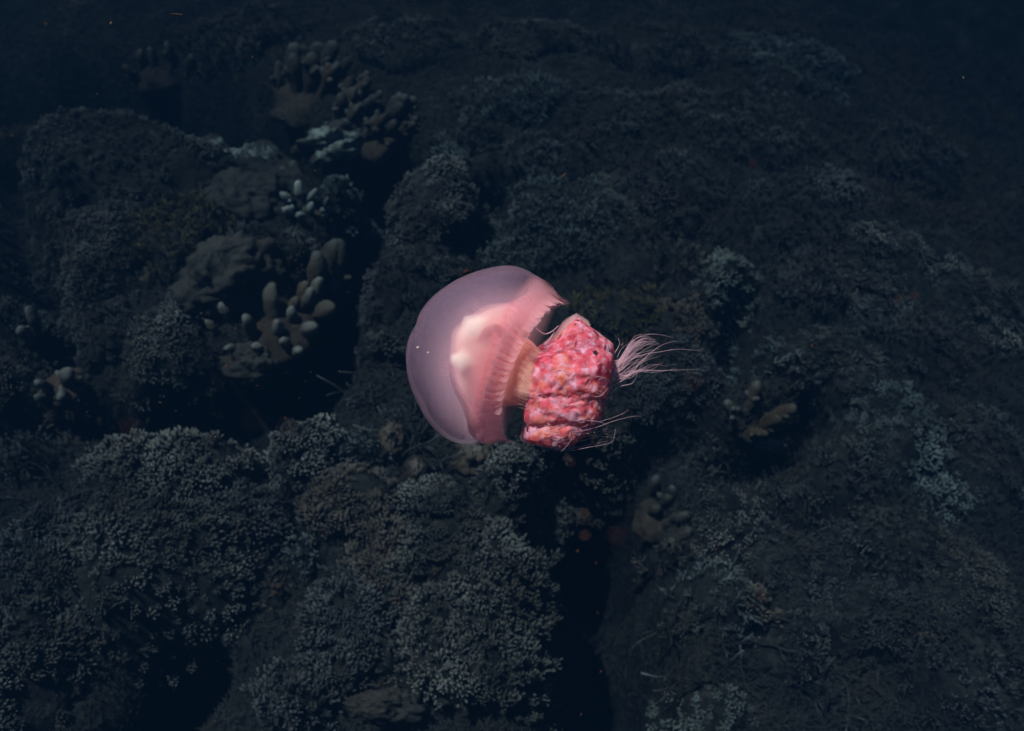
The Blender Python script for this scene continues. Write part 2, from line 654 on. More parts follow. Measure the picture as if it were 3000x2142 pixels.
def lobed(name, label, cat, pts, mat, kind='lobe', part='lobe', foot=(0, 0), baser=60):
    """thick-fingered coral: every lobe placed one by one. pts: px, py, lean x, lean y, scale"""
    cx = sum(p[0] for p in pts) / len(pts)
    cyy = sum(p[1] for p in pts) / len(pts)
    c = on_reef(cx + foot[0], cyy + foot[1])
    root = empty(name, c - Vector((0, 0, .03)))
    tag(root, label, cat)
    PLACES.append((cx, cyy, wording(label)))
    pix = (c - CAMP).length * TAN / 1500
    mb = MB()
    rows = []
    R = baser * pix * 1.0
    sd = Vector((rnd.uniform(0, 99), 0, 0))
    for i in range(8):
        th = math.pi * .6 * i / 7
        row = []
        for k in range(24):
            an = 2 * math.pi * k / 24
            q = Vector((math.sin(th) * math.cos(an), math.sin(th) * math.sin(an), math.cos(th)))
            q = q * (1 + .35 * noise.fractal(q * 1.6 + sd, 1, 2, 3))
            row.append(Vector((q.x * R * .95, q.y * R * .9, q.z * R * .5)))
        rows.append(row)
    mb.grid(rows, True, [[.1] * 24 for _ in range(8)])
    link('coral_body', mb.mesh('coral_body', M['brown'] if kind == 'lobe' else M['stone']), root)
    ms = protos(kind, mat)
    for (px, py, lx, ly, s) in pts:
        p = on_reef(px, py) - root.location
        p.z = max(p.z, 0.0)
        w = link(part, ms[rnd.randrange(len(ms))], root)
        w.rotation_mode = 'QUATERNION'
        w.rotation_quaternion = Vector((lx, ly, 1)).to_track_quat('Z', 'Y') @ Quaternion((0, 0, 1), rnd.uniform(0, 6.28))
        w.location = p
        w.scale = (s * 1.4, s * 1.4, s * 1.3) if kind == 'lobe' else (s, s, s)
    return root


FC, BC, LC, SCn, TC = 'finger_coral', 'bushy_coral', 'lobed_coral', 'staghorn_coral', 'tufted_coral'
K = 'coral'
# ---- lower reef: dense finger corals
colony(FC, 'wide grey finger coral mound with pale tips below the dark ledge of the lower reef', K, 500, 1390, 250, 130, .16, 'finger', 'pale', .034, (.1, .1))
colony(FC, 'largest dark finger coral mound of the lower reef, its branches slanting one way', K, 420, 1650, 340, 200, .20, 'finger', 'grey', .038, (.45, .2))
colony(FC, 'dim finger coral filling the bottom corner beside the black hollow', K, 70, 1960, 150, 180, .18, 'finger', 'grey', .034, (.45, .15))
colony(FC, 'round grey finger coral with a straight cleft beside it, under the tall dark gap', K, 870, 1330, 125, 100, .12, 'finger', 'pale', .032, (.1, .15))
colony(FC, 'brown grey finger coral between the bell-side tangle and the lower mounds', K, 1010, 1480, 150, 110, .13, 'finger', 'brown', .032, (.15, .2))
colony(FC, 'dark patchy finger coral between the wide grey mound and the small pale bush', K, 730, 1520, 140, 110, .10, 'finger', 'dim', .034, (.15, .2))
colony(FC, 'small pale tipped finger coral just under the vine-like tangle', K, 1275, 1465, 105, 70, .11, 'fine', 'pale', .027, (0, .3))
colony(FC, 'domed pale tipped finger coral at the head of the deep black crevice', K, 1540, 1465, 150, 105, .15, 'fine', 'pale', .029, (0, .3))
colony(FC, 'broad grey finger coral below the domed pale one, beside the crevice', K, 1350, 1650, 270, 120, .12, 'finger', 'grey', .034, (0, .35))
colony(FC, 'great upright-fingered coral along the near end of the black crevice', K, 1390, 1900, 240, 200, .17, 'finger', 'grey', .036, (0, .4))
colony(FC, 'dim finger coral thicket between the small bushes and the great upright-fingered coral', K, 1020, 1850, 140, 170, .12, 'finger', 'dim', .036, (.1, .3))
colony(FC, 'sparse dark finger coral at the bottom edge near the black hollow', K, 860, 2040, 130, 90, .10, 'finger', 'dim', .036, (.1, .3))
colony(FC, 'narrow grey finger coral between the brown grey coral and the broad one', K, 1120, 1640, 90, 110, .10, 'finger', 'brown', .032, (0, .3))
colony(FC, 'finger coral behind the largest slanting mound, next to the pale branching tangle', K, 150, 1600, 120, 80, .12, 'finger', 'dim', .034, (.3, .2))
boulder('massive_coral', 'dim smooth coral shelf at the bottom edge below the great fingered coral', K, 1130, 2080, 120, 50, .12, 'stone', .3, 3)
colony(BC, 'small pale star-shaped coral bush on the shaded lower reef', K, 880, 1655, 58, 52, .07, 'bush', 'teal', .028, cap=60)
colony(BC, 'small brown coral bush beside the pale star-shaped one', K, 790, 1740, 55, 52, .06, 'bush', 'brown', .03, cap=60)
# ---- tangles
def tangle(label, px, py, rx, ry, n, mat, lens=(.8, 1.2), zlift=.05, name=SCn):
    c = on_reef(px, py)
    root = empty(name, c)
    tag(root, label, K)
    ms = protos('staghorn', mat)
    for i in range(n):
        q = on_reef(px + rnd.gauss(0, .5) * rx, py + rnd.gauss(0, .5) * ry)
        q.z = max(q.z, c.z - .15)
        w = link('branch', ms[rnd.randrange(len(ms))], root)
        an = rnd.uniform(0, 6.28)
        d = Vector((math.cos(an), math.sin(an), rnd.uniform(-.05, .22)))
        w.rotation_mode = 'QUATERNION'
        w.rotation_quaternion = d.to_track_quat('Z', 'Y') @ Quaternion((0, 0, 1), rnd.uniform(0, 6.28))
        s = rnd.uniform(*lens)
        w.location = q - c + Vector((0, 0, rnd.uniform(.01, zlift)))
        w.scale = (s, s, s)
    return root


tangle('pale branching coral tangle lying over the dim lower reef near the edge', 180, 1480, 170, 60, 18, 'dim', (.5, .9))
tangle('vine-like coral tangle directly below the bell', 1230, 1360, 120, 80, 20, 'dim', (.6, 1.0))
tangle('pale broken branches on the slope past the black crevice', 2130, 1960, 170, 150, 12, 'dim', (.7, 1.1))
tangle('thin branches among the slope corals at the far bottom corner', 2480, 2000, 220, 110, 9, 'dim', (.6, 1.0))
tangle('short branching coral beside the slanted grey slab', 1110, 1150, 60, 70, 10, 'dim', (.5, .8))
boulder('massive_coral', 'round olive coral head under the bell, above the vine-like tangle', K, 1150, 1300, 42, 48, .10, 'brown', .25)
boulder('massive_coral', 'round olive coral head ringed by the vine-like tangle', K, 1225, 1395, 42, 42, .10, 'brown', .25)
boulder('massive_coral', 'brown coral head under the lower bell margin', K, 1390, 1345, 60, 60, .12, 'brown', .3)
boulder('coral_slab', 'slanted grey coral slab in the gap beside the bell', K, 1000, 1170, 38, 70, .13, 'stone', .2, 1, -.25)
# ---- upper half, beside the bell
colony(FC, 'large bristly coral dome behind the bell, beside the black notch', K, 1290, 610, 165, 130, .22, 'fine', 'pale', .031, (0, .05))
colony(FC, 'low bristly coral between the large dome and the bell', K, 1110, 850, 95, 90, .10, 'fine', 'dim', .032)
colony(FC, 'bristly coral at the foot of the large dome, touching the bell edge', K, 1250, 780, 110, 50, .09, 'fine', 'grey', .031)
colony(TC, 'widest pale tufted coral carpet behind the bell', K, 1640, 650, 220, 120, .14, 'tuft', 'teal', .036, scale=.9)
colony(TC, 'tufted coral patch running under the top of the bell', K, 1520, 770, 130, 70, .08, 'tuft', 'teal', .031, scale=.85)
colony(TC, 'grey tufted coral carpet uphill of the pink oral arms', K, 1830, 760, 150, 100, .11, 'tuft', 'grey', .033, scale=.9)
colony(TC, 'olive grassy coral mat next to the pink oral arms', K, 1800, 920, 130, 90, .10, 'tuft', 'olive', .031, scale=.8)
colony(TC, 'pale fuzzy coral mound beyond the trailing filaments', K, 2110, 910, 100, 100, .13, 'tuft', 'mint', .034, scale=.8)
colony(TC, 'sparse coral crest above the widest tufted carpet', K, 1600, 490, 210, 75, .12, 'tuft', 'dim', .046)
colony(TC, 'dim tufted coral behind the crest, fading into the blue', K, 1950, 590, 170, 110, .12, 'tuft', 'dim', .046)
colony(FC, 'dim coral clump under the ends of the trailing filaments', K, 2000, 1090, 130, 80, .09, 'fine', 'dim', .036)
colony(FC, 'small coral clump beneath the fringe of filaments', K, 1880, 1180, 90, 70, .08, 'fine', 'dim', .034)
colony(TC, 'dim coral patch between the pale fuzzy mound and the open slope', K, 2350, 850, 130, 100, .10, 'tuft', 'dim', .046)
colony(FC, 'small pale tipped coral on the ledge above the black crevice', K, 1790, 1420, 75, 60, .08, 'fine', 'grey', .031)
# ---- thick-fingered corals
lobed(LC, 'thick-fingered coral with bright white knobs beside the dark gap', K, [
    (640, 975, -.3, -.1, .6), (682, 945, -.35, .2, .75), (722, 925, 0, .5, .85), (752, 900, -.2, .6, .9),
    (745, 985, -.1, .1, 1.0), (800, 945, -.1, .6, 1.15), (815, 995, .1, .1, .95), (845, 925, .3, .4, .8),
    (880, 895, .1, .6, .95), (890, 935, .4, .3, 1.1), (918, 930, .5, .5, 1.15), (935, 975, .7, 0, 1.3),
    (900, 1020, .5, -.4, 1.2), (880, 1060, .4, -.6, .9), (840, 1015, .1, -.3, .9), (705, 1020, -.3, -.4, .65),
    (780, 1030, 0, -.3, .8), (860, 965, .2, .1, 1.0)], 'lobe', baser=110)
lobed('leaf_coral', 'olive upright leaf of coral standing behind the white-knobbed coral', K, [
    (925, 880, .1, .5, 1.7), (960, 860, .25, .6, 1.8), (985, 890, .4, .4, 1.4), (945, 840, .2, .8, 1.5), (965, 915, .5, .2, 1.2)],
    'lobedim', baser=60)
lobed(LC, 'ring of pale mint coral knobs on the edge of the dark gap', K, [
    (862, 612, -.2, .2, .75), (880, 596, 0, .5, .8), (905, 602, .3, .4, .75), (868, 640, -.3, -.2, .85),
    (888, 652, 0, -.4, .75), (908, 634, .4, -.1, .7), (945, 640, .4, 0, .5), (950, 610, .4, .2, .5)], 'mint', baser=50)
lobed(LC, 'cluster of pale coral knobs in the black hollow near the edge', K, [
    (150, 1070, -.1, .2, .8), (200, 1075, .3, .3, .9), (143, 1130, -.3, -.2, .7), (195, 1130, .2, 0, 1.0),
    (190, 1160, .1, -.4, .8), (155, 1180, -.1, -.4, .7), (230, 1125, .5, 0, .5)], 'lobe', baser=60)
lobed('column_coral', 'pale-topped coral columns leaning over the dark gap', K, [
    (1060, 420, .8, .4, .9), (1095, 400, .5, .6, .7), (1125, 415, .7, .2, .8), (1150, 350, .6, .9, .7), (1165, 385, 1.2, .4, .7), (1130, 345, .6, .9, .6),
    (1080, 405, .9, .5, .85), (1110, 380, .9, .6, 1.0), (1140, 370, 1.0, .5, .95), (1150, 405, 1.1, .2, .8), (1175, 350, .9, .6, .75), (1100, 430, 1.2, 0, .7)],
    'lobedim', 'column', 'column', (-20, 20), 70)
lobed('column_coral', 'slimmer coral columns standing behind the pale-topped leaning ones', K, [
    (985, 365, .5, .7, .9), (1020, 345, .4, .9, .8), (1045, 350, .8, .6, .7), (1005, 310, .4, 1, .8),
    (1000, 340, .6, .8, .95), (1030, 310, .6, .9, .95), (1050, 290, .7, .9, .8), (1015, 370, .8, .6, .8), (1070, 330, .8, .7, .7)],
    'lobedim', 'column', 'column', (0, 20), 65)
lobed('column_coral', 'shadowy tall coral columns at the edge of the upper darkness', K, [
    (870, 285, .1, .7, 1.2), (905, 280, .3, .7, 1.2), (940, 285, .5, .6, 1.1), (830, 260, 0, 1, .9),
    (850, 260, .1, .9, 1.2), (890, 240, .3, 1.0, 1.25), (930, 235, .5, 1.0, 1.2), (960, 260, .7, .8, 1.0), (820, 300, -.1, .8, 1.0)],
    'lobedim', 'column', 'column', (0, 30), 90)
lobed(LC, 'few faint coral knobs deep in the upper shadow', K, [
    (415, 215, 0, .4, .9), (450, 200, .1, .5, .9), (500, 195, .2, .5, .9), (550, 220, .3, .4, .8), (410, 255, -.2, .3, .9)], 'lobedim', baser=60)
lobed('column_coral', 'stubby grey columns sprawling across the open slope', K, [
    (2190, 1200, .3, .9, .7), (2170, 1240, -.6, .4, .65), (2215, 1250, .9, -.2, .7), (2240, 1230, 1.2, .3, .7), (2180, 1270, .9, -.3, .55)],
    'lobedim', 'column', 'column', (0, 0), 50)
boulder('coral_slab', 'pale flat coral slab lying below the stubby grey columns', K, 2245, 1318, 62, 26, .07, 'mint', .25, 0, -.1)
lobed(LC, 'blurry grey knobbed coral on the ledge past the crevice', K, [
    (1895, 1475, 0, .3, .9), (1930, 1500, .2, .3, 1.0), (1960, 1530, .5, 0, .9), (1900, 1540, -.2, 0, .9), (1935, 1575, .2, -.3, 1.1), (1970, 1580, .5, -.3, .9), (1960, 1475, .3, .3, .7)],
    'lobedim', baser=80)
# ---- left side
colony(FC, 'great shadowy coral mound below the black upper corner', K, 330, 480, 270, 130, .22, 'fine', 'dim', .044)
colony(FC, 'speckled coral slope on the side of the shadowy mound', K, 540, 480, 130, 120, .14, 'fine', 'grey', .038, (.1, 0))
colony(FC, 'dark coral flank under the shadowy mound, at the edge', K, 130, 640, 150, 110, .12, 'fine', 'dim', .044)
colony(FC, 'patchy grey coral between the shadowy mound and the olive bush', K, 330, 690, 150, 100, .12, 'fine', 'grey', .036)
colony(BC, 'olive branching coral bush in the middle of the shaded corals', K, 545, 715, 130, 85, .14, 'bush', 'olive', .036, (0, .15), 1.25)
colony(FC, 'grey coral mound below the patchy corals, beside the dark edge', K, 250, 830, 110, 90, .12, 'fine', 'grey', .034)
colony(FC, 'white speckled coral slope above the black hollow', K, 490, 1010, 135, 95, .12, 'fine', 'pale', .034, (.3, 0))
colony(FC, 'dark speckled coral beside the white speckled slope', K, 290, 970, 100, 90, .10, 'fine', 'grey', .034, (.2, 0))
colony(FC, 'small specks of coral at the edge by the black hollow', K, 20, 1080, 70, 80, .08, 'fine', 'grey', .034)
boulder('massive_coral', 'smooth grey coral boulder between the olive bush and the white-knobbed coral', K, 670, 830, 150, 80, .16, 'stone', .3, 0, .5)
boulder('massive_coral', 'rounded grey coral lump hanging at the rim of the dark gap', K, 770, 790, 40, 60, .10, 'stone', .25)
boulder('massive_coral', 'flat dim boulder below the white-knobbed coral', K, 745, 1075, 90, 45, .09, 'stone', .35)
boulder('massive_coral', 'dark smooth coral boulder under the mint crusted ledge', K, 720, 600, 130, 70, .13, 'stone', .3)
boulder('crusting_coral', 'mint pale crusted coral ledge above the dark smooth boulder', K, 810, 500, 130, 70, .14, 'crust', .4, 4, -.3)
boulder('crusting_coral', 'small whitish crusted coral beside the speckled slope', K, 660, 465, 60, 55, .10, 'crust', .4, 3)
boulder('crusting_coral', 'dim crusted coral ridge beneath the leaning columns', K, 990, 425, 110, 32, .10, 'crust', .4, 0, .2)
# ---- the dim slope on the far side
slope = [
    (2420, 1080, 150, 100, 'dim coral patch on the slope straight past the filament ends'),
    (2680, 1030, 150, 110, 'faint rounded coral patch on the dark far slope'),
    (2650, 1270, 170, 120, 'faint coral bank under the rounded far patch'),
    (2420, 1420, 180, 100, 'coral bank on the slope below the pale flat slab'),
    (2120, 1530, 130, 110, 'coral clump on the slope beside the grey knobbed coral'),
    (2620, 1590, 170, 100, 'pale flecked coral bank low on the far slope'),
    (2330, 1650, 170, 100, 'coral bank between the pale flecked bank and the crevice'),
    (2100, 1740, 110, 100, 'coral clump rising along the far wall of the crevice'),
    (2560, 1810, 190, 110, 'dark coral bank near the bottom of the far slope'),
    (2320, 1900, 110, 90, 'coral clump among the thin slope branches'),
    (2820, 1700, 140, 130, 'very dim coral bank at the edge of the far slope'),
    (2850, 1980, 150, 120, 'very dim coral mound in the far bottom corner'),
    (2050, 2090, 130, 70, 'coral clump at the bottom edge past the crevice'),
    (2330, 650, 170, 120, 'blue dim coral patch high on the far slope'),
    (2600, 780, 180, 120, 'barely lit coral patch high on the dark far slope'),
    (2200, 400, 200, 110, 'faint coral patch on the blue upper slope'),
    (1850, 330, 170, 80, 'hazy coral clump on the blue upper slope behind the crest'),
    (1500, 300, 150, 70, 'hazy coral clump behind the crest, nearest the leaning columns'),
    (2880, 1330, 110, 120, 'barely lit coral clump at the far edge'),
    (1180, 150, 150, 80, 'hazy coral patch at the top behind the shadowy columns'),
    (1560, 110, 170, 80, 'hazy coral patch at the top above the crest'),
    (1900, 150, 170, 80, 'blue hazy coral patch at the top of the far slope'),
    (2300, 180, 190, 90, 'faint coral bank at the top of the far slope'),
    (2640, 480, 190, 120, 'nearly black coral bank on the far slope'),
    (2860, 900, 130, 120, 'nearly black coral bank at the far edge'),
    (700, 110, 170, 70, 'nearly black coral bank behind the shadowy columns'),
]
for i, (x, y, rx, ry, lb) in enumerate(slope):
    colony(TC if i % 2 else FC, lb, K, x, y, rx, ry, .10, 'tuft' if i % 2 else 'fine', ('grey', 'dim', 'teal', 'dim', 'pale')[i % 5], .040, scale=.95, cap=260)

for x, y in ((1090, 720), (1060, 960), (1130, 1040), (1180, 1250), (1060, 1310), (960, 1000), (1330, 480), (1750, 560), (1980, 780), (2000, 950),
             (1730, 1390), (1600, 1350), (2050, 1400), (1950, 1650), (600, 1200), (420, 1200), (250, 1270), (90, 1350), (640, 1760), (620, 1650),
             (1200, 1780), (1150, 1930), (2220, 1560), (2450, 1560), (2250, 1080), (2520, 930), (100, 850), (180, 1020), (600, 610), (880, 740),
             (560, 880), (2000, 330), (2450, 560), (1400, 420), (2750, 1480), (2700, 1850), (2000, 1830), (2230, 1780), (720, 700), (1010, 610)):
    k = rnd.randrange(4)
    x, y = x + rnd.uniform(-25, 25), y + rnd.uniform(-25, 25)
    mt = rnd.choice(('dim', 'grey', 'brown', 'dim', 'teal'))
    lb = 'low %s %s clump %s' % ({'dim': 'dark', 'teal': 'blue-grey'}.get(mt, mt), ('bristly', 'fingered', 'tufted', 'bushy')[k], beside(x, y))
    colony('reef_clump', ' '.join(lb.split()[:16]), K, x, y,
           rnd.uniform(45, 95), rnd.uniform(35, 70), rnd.uniform(.04, .1), ('fine', 'finger', 'tuft', 'bush')[k],
           mt, .034, (0, .1), 1.0, group='low coral clumps between the larger corals', cap=110, ragged=.8)

# ------------------------------------------------------------------ turf and rubble between the corals
def turf():
    mb = MB()
    r = random.Random(3)
    for i in range(42000):
        px, py = r.uniform(-150, 3150), r.uniform(-100, 2250)
        p = plane_point(px, py, -.15)
        p.z = relief(p.x, p.y)
        if p.z < -1.0 and r.random() < .6:
            continue
        h = r.uniform(.008, .028) * (1 + 1.1 * smooth(1650, 2100, px))
        for k in range(3):
            an = r.uniform(0, 6.28)
            w = r.uniform(.0015, .004)
            t = Vector((math.cos(an), math.sin(an), 0))
            s = Vector((-t.y, t.x, 0))
            tipv = p + t * h * r.uniform(.2, .9) + Vector((0, 0, h))
            b = len(mb.v)
            mb.v += [p - s * w, p + s * w, p + t * w * 1.5, tipv]
            mb.a += [0, 0, 0, 1]
            mb.f += [(b, b + 1, b + 3), (b + 1, b + 2, b + 3), (b + 2, b, b + 3)]
    o = link('algae_turf', mb.mesh('algae_turf', M['dim']))
    tag(o, 'short dark algae turf and rubble between the corals', 'algae', kind='stuff')


turf()

# ------------------------------------------------------------------ the jellyfish
JD = 1.12                                  # metres from the lens
JC = CAMP + ray(1480, 1060) * JD
JP = JD * TAN / 1500                       # metres per picture pixel there


def jl(px, py, dz=0.0):
    """jellyfish-local point; dz in picture pixels towards the viewer's side"""
    return (CAMP + ray(px, py) * JD - FWD * (dz * JP)) - JC


def resample(pts, n, sm=2):
    pts = [Vector((p[0], p[1], p[2] if len(p) > 2 else 0)) for p in pts]
    dense = []
    m = len(pts)
    for i in range(m - 1):
        p0, p1, p2, p3 = pts[max(i - 1, 0)], pts[i], pts[i + 1], pts[min(i + 2, m - 1)]
        for k in range(12):
            t = k / 12
            dense.append(.5 * ((2 * p1) + (p2 - p0) * t + (2 * p0 - 5 * p1 + 4 * p2 - p3) * t * t + (3 * p1 - p0 - 3 * p2 + p3) * t ** 3))
    dense.append(pts[-1])
    acc = [0]
    for i in range(1, len(dense)):
        acc.append(acc[-1] + (dense[i] - dense[i - 1]).length)
    out, j = [], 0
    for i in range(n):
        s = acc[-1] * i / (n - 1)
        while j < len(acc) - 2 and acc[j + 1] < s:
            j += 1
        f = (s - acc[j]) / max(1e-9, acc[j + 1] - acc[j])
        out.append(dense[j].lerp(dense[j + 1], min(1, f)))
    return out


def gel_mat(name, col, trans, tl=.45, col2=None, nscale=30, gloss=.06, rough=.25, fade=0):
    """soft jelly: partly see-through, partly scattering both ways"""
    m, n, out = new_mat(name)
    tr = n.nodes.new('ShaderNodeBsdfTransparent')
    tr.inputs[0].default_value = (1, .93, .95, 1)
    df = n.nodes.new('ShaderNodeBsdfDiffuse')
    tb = n.nodes.new('ShaderNodeBsdfTranslucent')
    c = None
    if col2:
        t = tex_noise(n, nscale, 4, .6)
        r = ramp(n, [(.38, col), (.62, col2)])
        n.links.new(t.outputs[0], r.inputs[0])
        c = r.outputs[0]
    for s in (df, tb):
        if c:
            n.links.new(c, s.inputs[0])
        else:
            s.inputs[0].default_value = (*col, 1)
    mx = n.nodes.new('ShaderNodeMixShader')
    mx.inputs[0].default_value = tl
    n.links.new(df.outputs[0], mx.inputs[1])
    n.links.new(tb.outputs[0], mx.inputs[2])
    m2 = n.nodes.new('ShaderNodeMixShader')
    m2.inputs[0].default_value = 1 - trans
    if fade:                               # the pigment thins out towards the apex
        at = n.nodes.new('ShaderNodeAttribute')
        at.attribute_name = 'tip'
        mr = n.nodes.new('ShaderNodeMapRange')
        mr.interpolation_type = 'SMOOTHSTEP'
        mr.inputs['From Max'].default_value = fade
        mr.inputs['To Max'].default_value = 1 - trans
        n.links.new(at.outputs['Fac'], mr.inputs['Value'])
        n.links.new(mr.outputs[0], m2.inputs[0])
    n.links.new(tr.outputs[0], m2.inputs[1])
    n.links.new(mx.outputs[0], m2.inputs[2])
    gl = n.nodes.new('ShaderNodeBsdfGlossy')
    gl.inputs['Roughness'].default_value = rough
    fr = n.nodes.new('ShaderNodeFresnel')
    fr.inputs[0].default_value = 1.0 + gloss * 2
    m3 = n.nodes.new('ShaderNodeMixShader')
    n.links.new(fr.outputs[0], m3.inputs[0])
    n.links.new(m2.outputs[0], m3.inputs[1])
    n.links.new(gl.outputs[0], m3.inputs[2])
    n.links.new(m3.outputs[0], out.inputs[0])
    return m


G_BELL = gel_mat('bell_gel', (.46, .30, .44), .78, .45, (.32, .23, .34), 420, .03, .3)
G_LAP = gel_mat('lappet_gel', (.90, .50, .52), .60, .45, (.84, .44, .48), 25, .03, .3, .35)
G_SUB = gel_mat('subumbrella_gel', (.95, .36, .38), .84, .45, (.92, .40, .42), 12, .04, .3, .45)
G_STOM = gel_mat('stomach_flesh', (1.0, .90, .66), .20, .35, (1.0, .82, .60), 22, .10, .22)
G_FOLD = gel_mat('canal_gel', (1.0, .60, .56), .72, .45, (1.0, .46, .44), 16, .04, .3)
G_OPENING = gel_mat('opening_dark_flesh', (.40, .17, .19), .25, .3, (.50, .22, .23), 40)
G_MAN = gel_mat('manubrium_flesh', (.95, .44, .27), .15, .5, (.92, .38, .34), 18)
G_ARM = gel_mat('arm_flesh', (.86, .17, .24), .0, .45, (.90, .29, .22), 13)
G_FRL = gel_mat('frill_lavender', (.76, .48, .60), .70, .5, (.68, .32, .40), 60)
G_FRR = gel_mat('frill_red', (.58, .08, .13), .72, .4, (.64, .16, .17), 60)
G_FIL = gel_mat('filament_gel', (.80, .54, .60), .50, .45)
G_MEM = gel_mat('membrane_gel', (.55, .34, .40), .87, .4)


def glow_mat(name, col, dens, g=-.35):
    """cloudy jelly that scatters light through its depth"""
    m, n, out = new_mat(name)
    v = n.nodes.new('ShaderNodeVolumePrincipled')
    v.inputs['Color'].default_value = (*col, 1)
    v.inputs['Absorption Color'].default_value = (0, 0, 0, 1)
    v.inputs['Density'].default_value = dens
    v.inputs['Anisotropy'].default_value = g
    n.links.new(v.outputs[0], out.inputs['Volume'])
    return m


V_GLOW = glow_mat('stomach_glow_cloud', (1.0, .88, .74), 30)
V_GLOW2 = glow_mat('stomach_glow_outer', (1.0, .70, .62), 16)
V_MAN = glow_mat('manubrium_cloud', (1.0, .64, .52), 85)
G_STR = gel_mat('neck_strand_gel', (1.0, .62, .50), .78, .45)
V_OPENING = glow_mat('opening_dark_cloud', (.62, .26, .27), 90, 0)
V_CORE = glow_mat('pouch_glow_core', (1.0, 1.0, .97), 220, -.4)
V_WARM = glow_mat('pouch_glow_warm', (1.0, .985, .90), 85, -.4)
V_PEACH = glow_mat('pouch_glow_peach', (1.0, .93, .80), 38, -.4)
V_SUB = glow_mat('subumbrella_cloud', (.985, .58, .58), 4.4)
V_LOOSE = glow_mat('halo_mesoglea', (.90, .62, .66), .62)
V_HALO = glow_mat('membrane_cloud', (.96, .60, .60), 20)

def arm_mat():
    m, n, out = new_mat('arm_flesh')
    low = tex_noise(n, 26, 3, .55)
    rl = ramp(n, [(.38, (.58, .075, .12)), (.52, (.63, .12, .14)), (.66, (.66, .20, .13))])
    n.links.new(low.outputs[0], rl.inputs[0])
    t = tex_noise(n, 92, 3, .5)
    rt = ramp(n, [(.46, (0, 0, 0)), (.68, (.95, .95, .95))])
    n.links.new(t.outputs[0], rt.inputs[0])
    rd = ramp(n, [(.28, (.62, .45, .55)), (.42, (1, 1, 1))])
    n.links.new(t.outputs[0], rd.inputs[0])
    base = mixcol(n, 1.0, rl.outputs[0], rd.outputs[0], 'MULTIPLY')
    col = mixcol(n, rt.outputs[0], base, (.69, .38, .50))
    df = n.nodes.new('ShaderNodeBsdfDiffuse')
    tb = n.nodes.new('ShaderNodeBsdfTranslucent')
    mx = n.nodes.new('ShaderNodeMixShader')
    mx.inputs[0].default_value = .5
    bp = n.nodes.new('ShaderNodeBump')
    bp.inputs['Strength'].default_value = .16
    bp.inputs['Distance'].default_value = .004
    n.links.new(t.outputs[0], bp.inputs['Height'])
    for q in (df, tb):
        n.links.new(col, q.inputs[0])
        n.links.new(bp.outputs[0], q.inputs['Normal'])
    n.links.new(df.outputs[0], mx.inputs[1])
    n.links.new(tb.outputs[0], mx.inputs[2])
    n.links.new(mx.outputs[0], out.inputs[0])
    return m


G_ARM = arm_mat()

jelly = empty('jellyfish', JC)
tag(jelly, 'pink translucent jellyfish with frilly oral arms, swimming above the dark reef', 'jellyfish')

A_OUT = (1191, 1048)
TOP = [A_OUT, (1192, 1020), (1201, 985), (1223, 945), (1236, 910), (1266, 873), (1303, 843), (1350, 816), (1408, 795), (1466, 783), (1506, 781), (1546, 791), (1585, 815), (1617, 847), (1637, 872), (1662, 888)]
BOT = [A_OUT, (1193, 1084), (1204, 1132), (1225, 1178), (1253, 1230), (1288, 1268), (1328, 1293), (1371, 1303), (1419, 1301), (1462, 1291), (1492, 1294)]
TIN = [(1316, 1075), (1322, 1035), (1345, 985), (1382, 940), (1428, 903), (1480, 886), (1535, 866), (1580, 846), (1610, 862), (1648, 890)]
BIN = [(1316, 1075), (1318, 1110), (1332, 1155), (1352, 1195), (1368, 1235), (1376, 1272), (1400, 1292), (1440, 1293), (1488, 1290)]


class Shell:
    def __init__(self, top, bot, tilt, deep, n=90):
        self.T, self.B, self.n, self.tilt, self.deep = resample(top, n), resample(bot, n), n, tilt, deep

    def at(self, t, phi, bulge=0.0):
        x = max(0, min(self.n - 1.001, t * (self.n - 1)))
        i = int(x)
        f = x - i
        T, B = self.T[i].lerp(self.T[i + 1], f), self.B[i].lerp(self.B[i + 1], f)
        over = max(0.0, t - 1)
        c, h = (T + B) / 2, (T - B) / 2
        axv = Vector((-h.y, h.x, 0)).normalized() if h.length > 1e-6 else Vector((1, 0, 0))
        if axv.x < 0:
            axv = -axv
        th = self.tilt * t ** 3
        s, co = math.sin(phi), math.cos(phi)
        k = 1 + bulge
        p2 = c + h * co * k - axv * (h.length * abs(s) * math.sin(th) * k) + axv * over * 420
        return jl(p2.x, p2.y, h.length * s * math.cos(th) * self.deep * k)


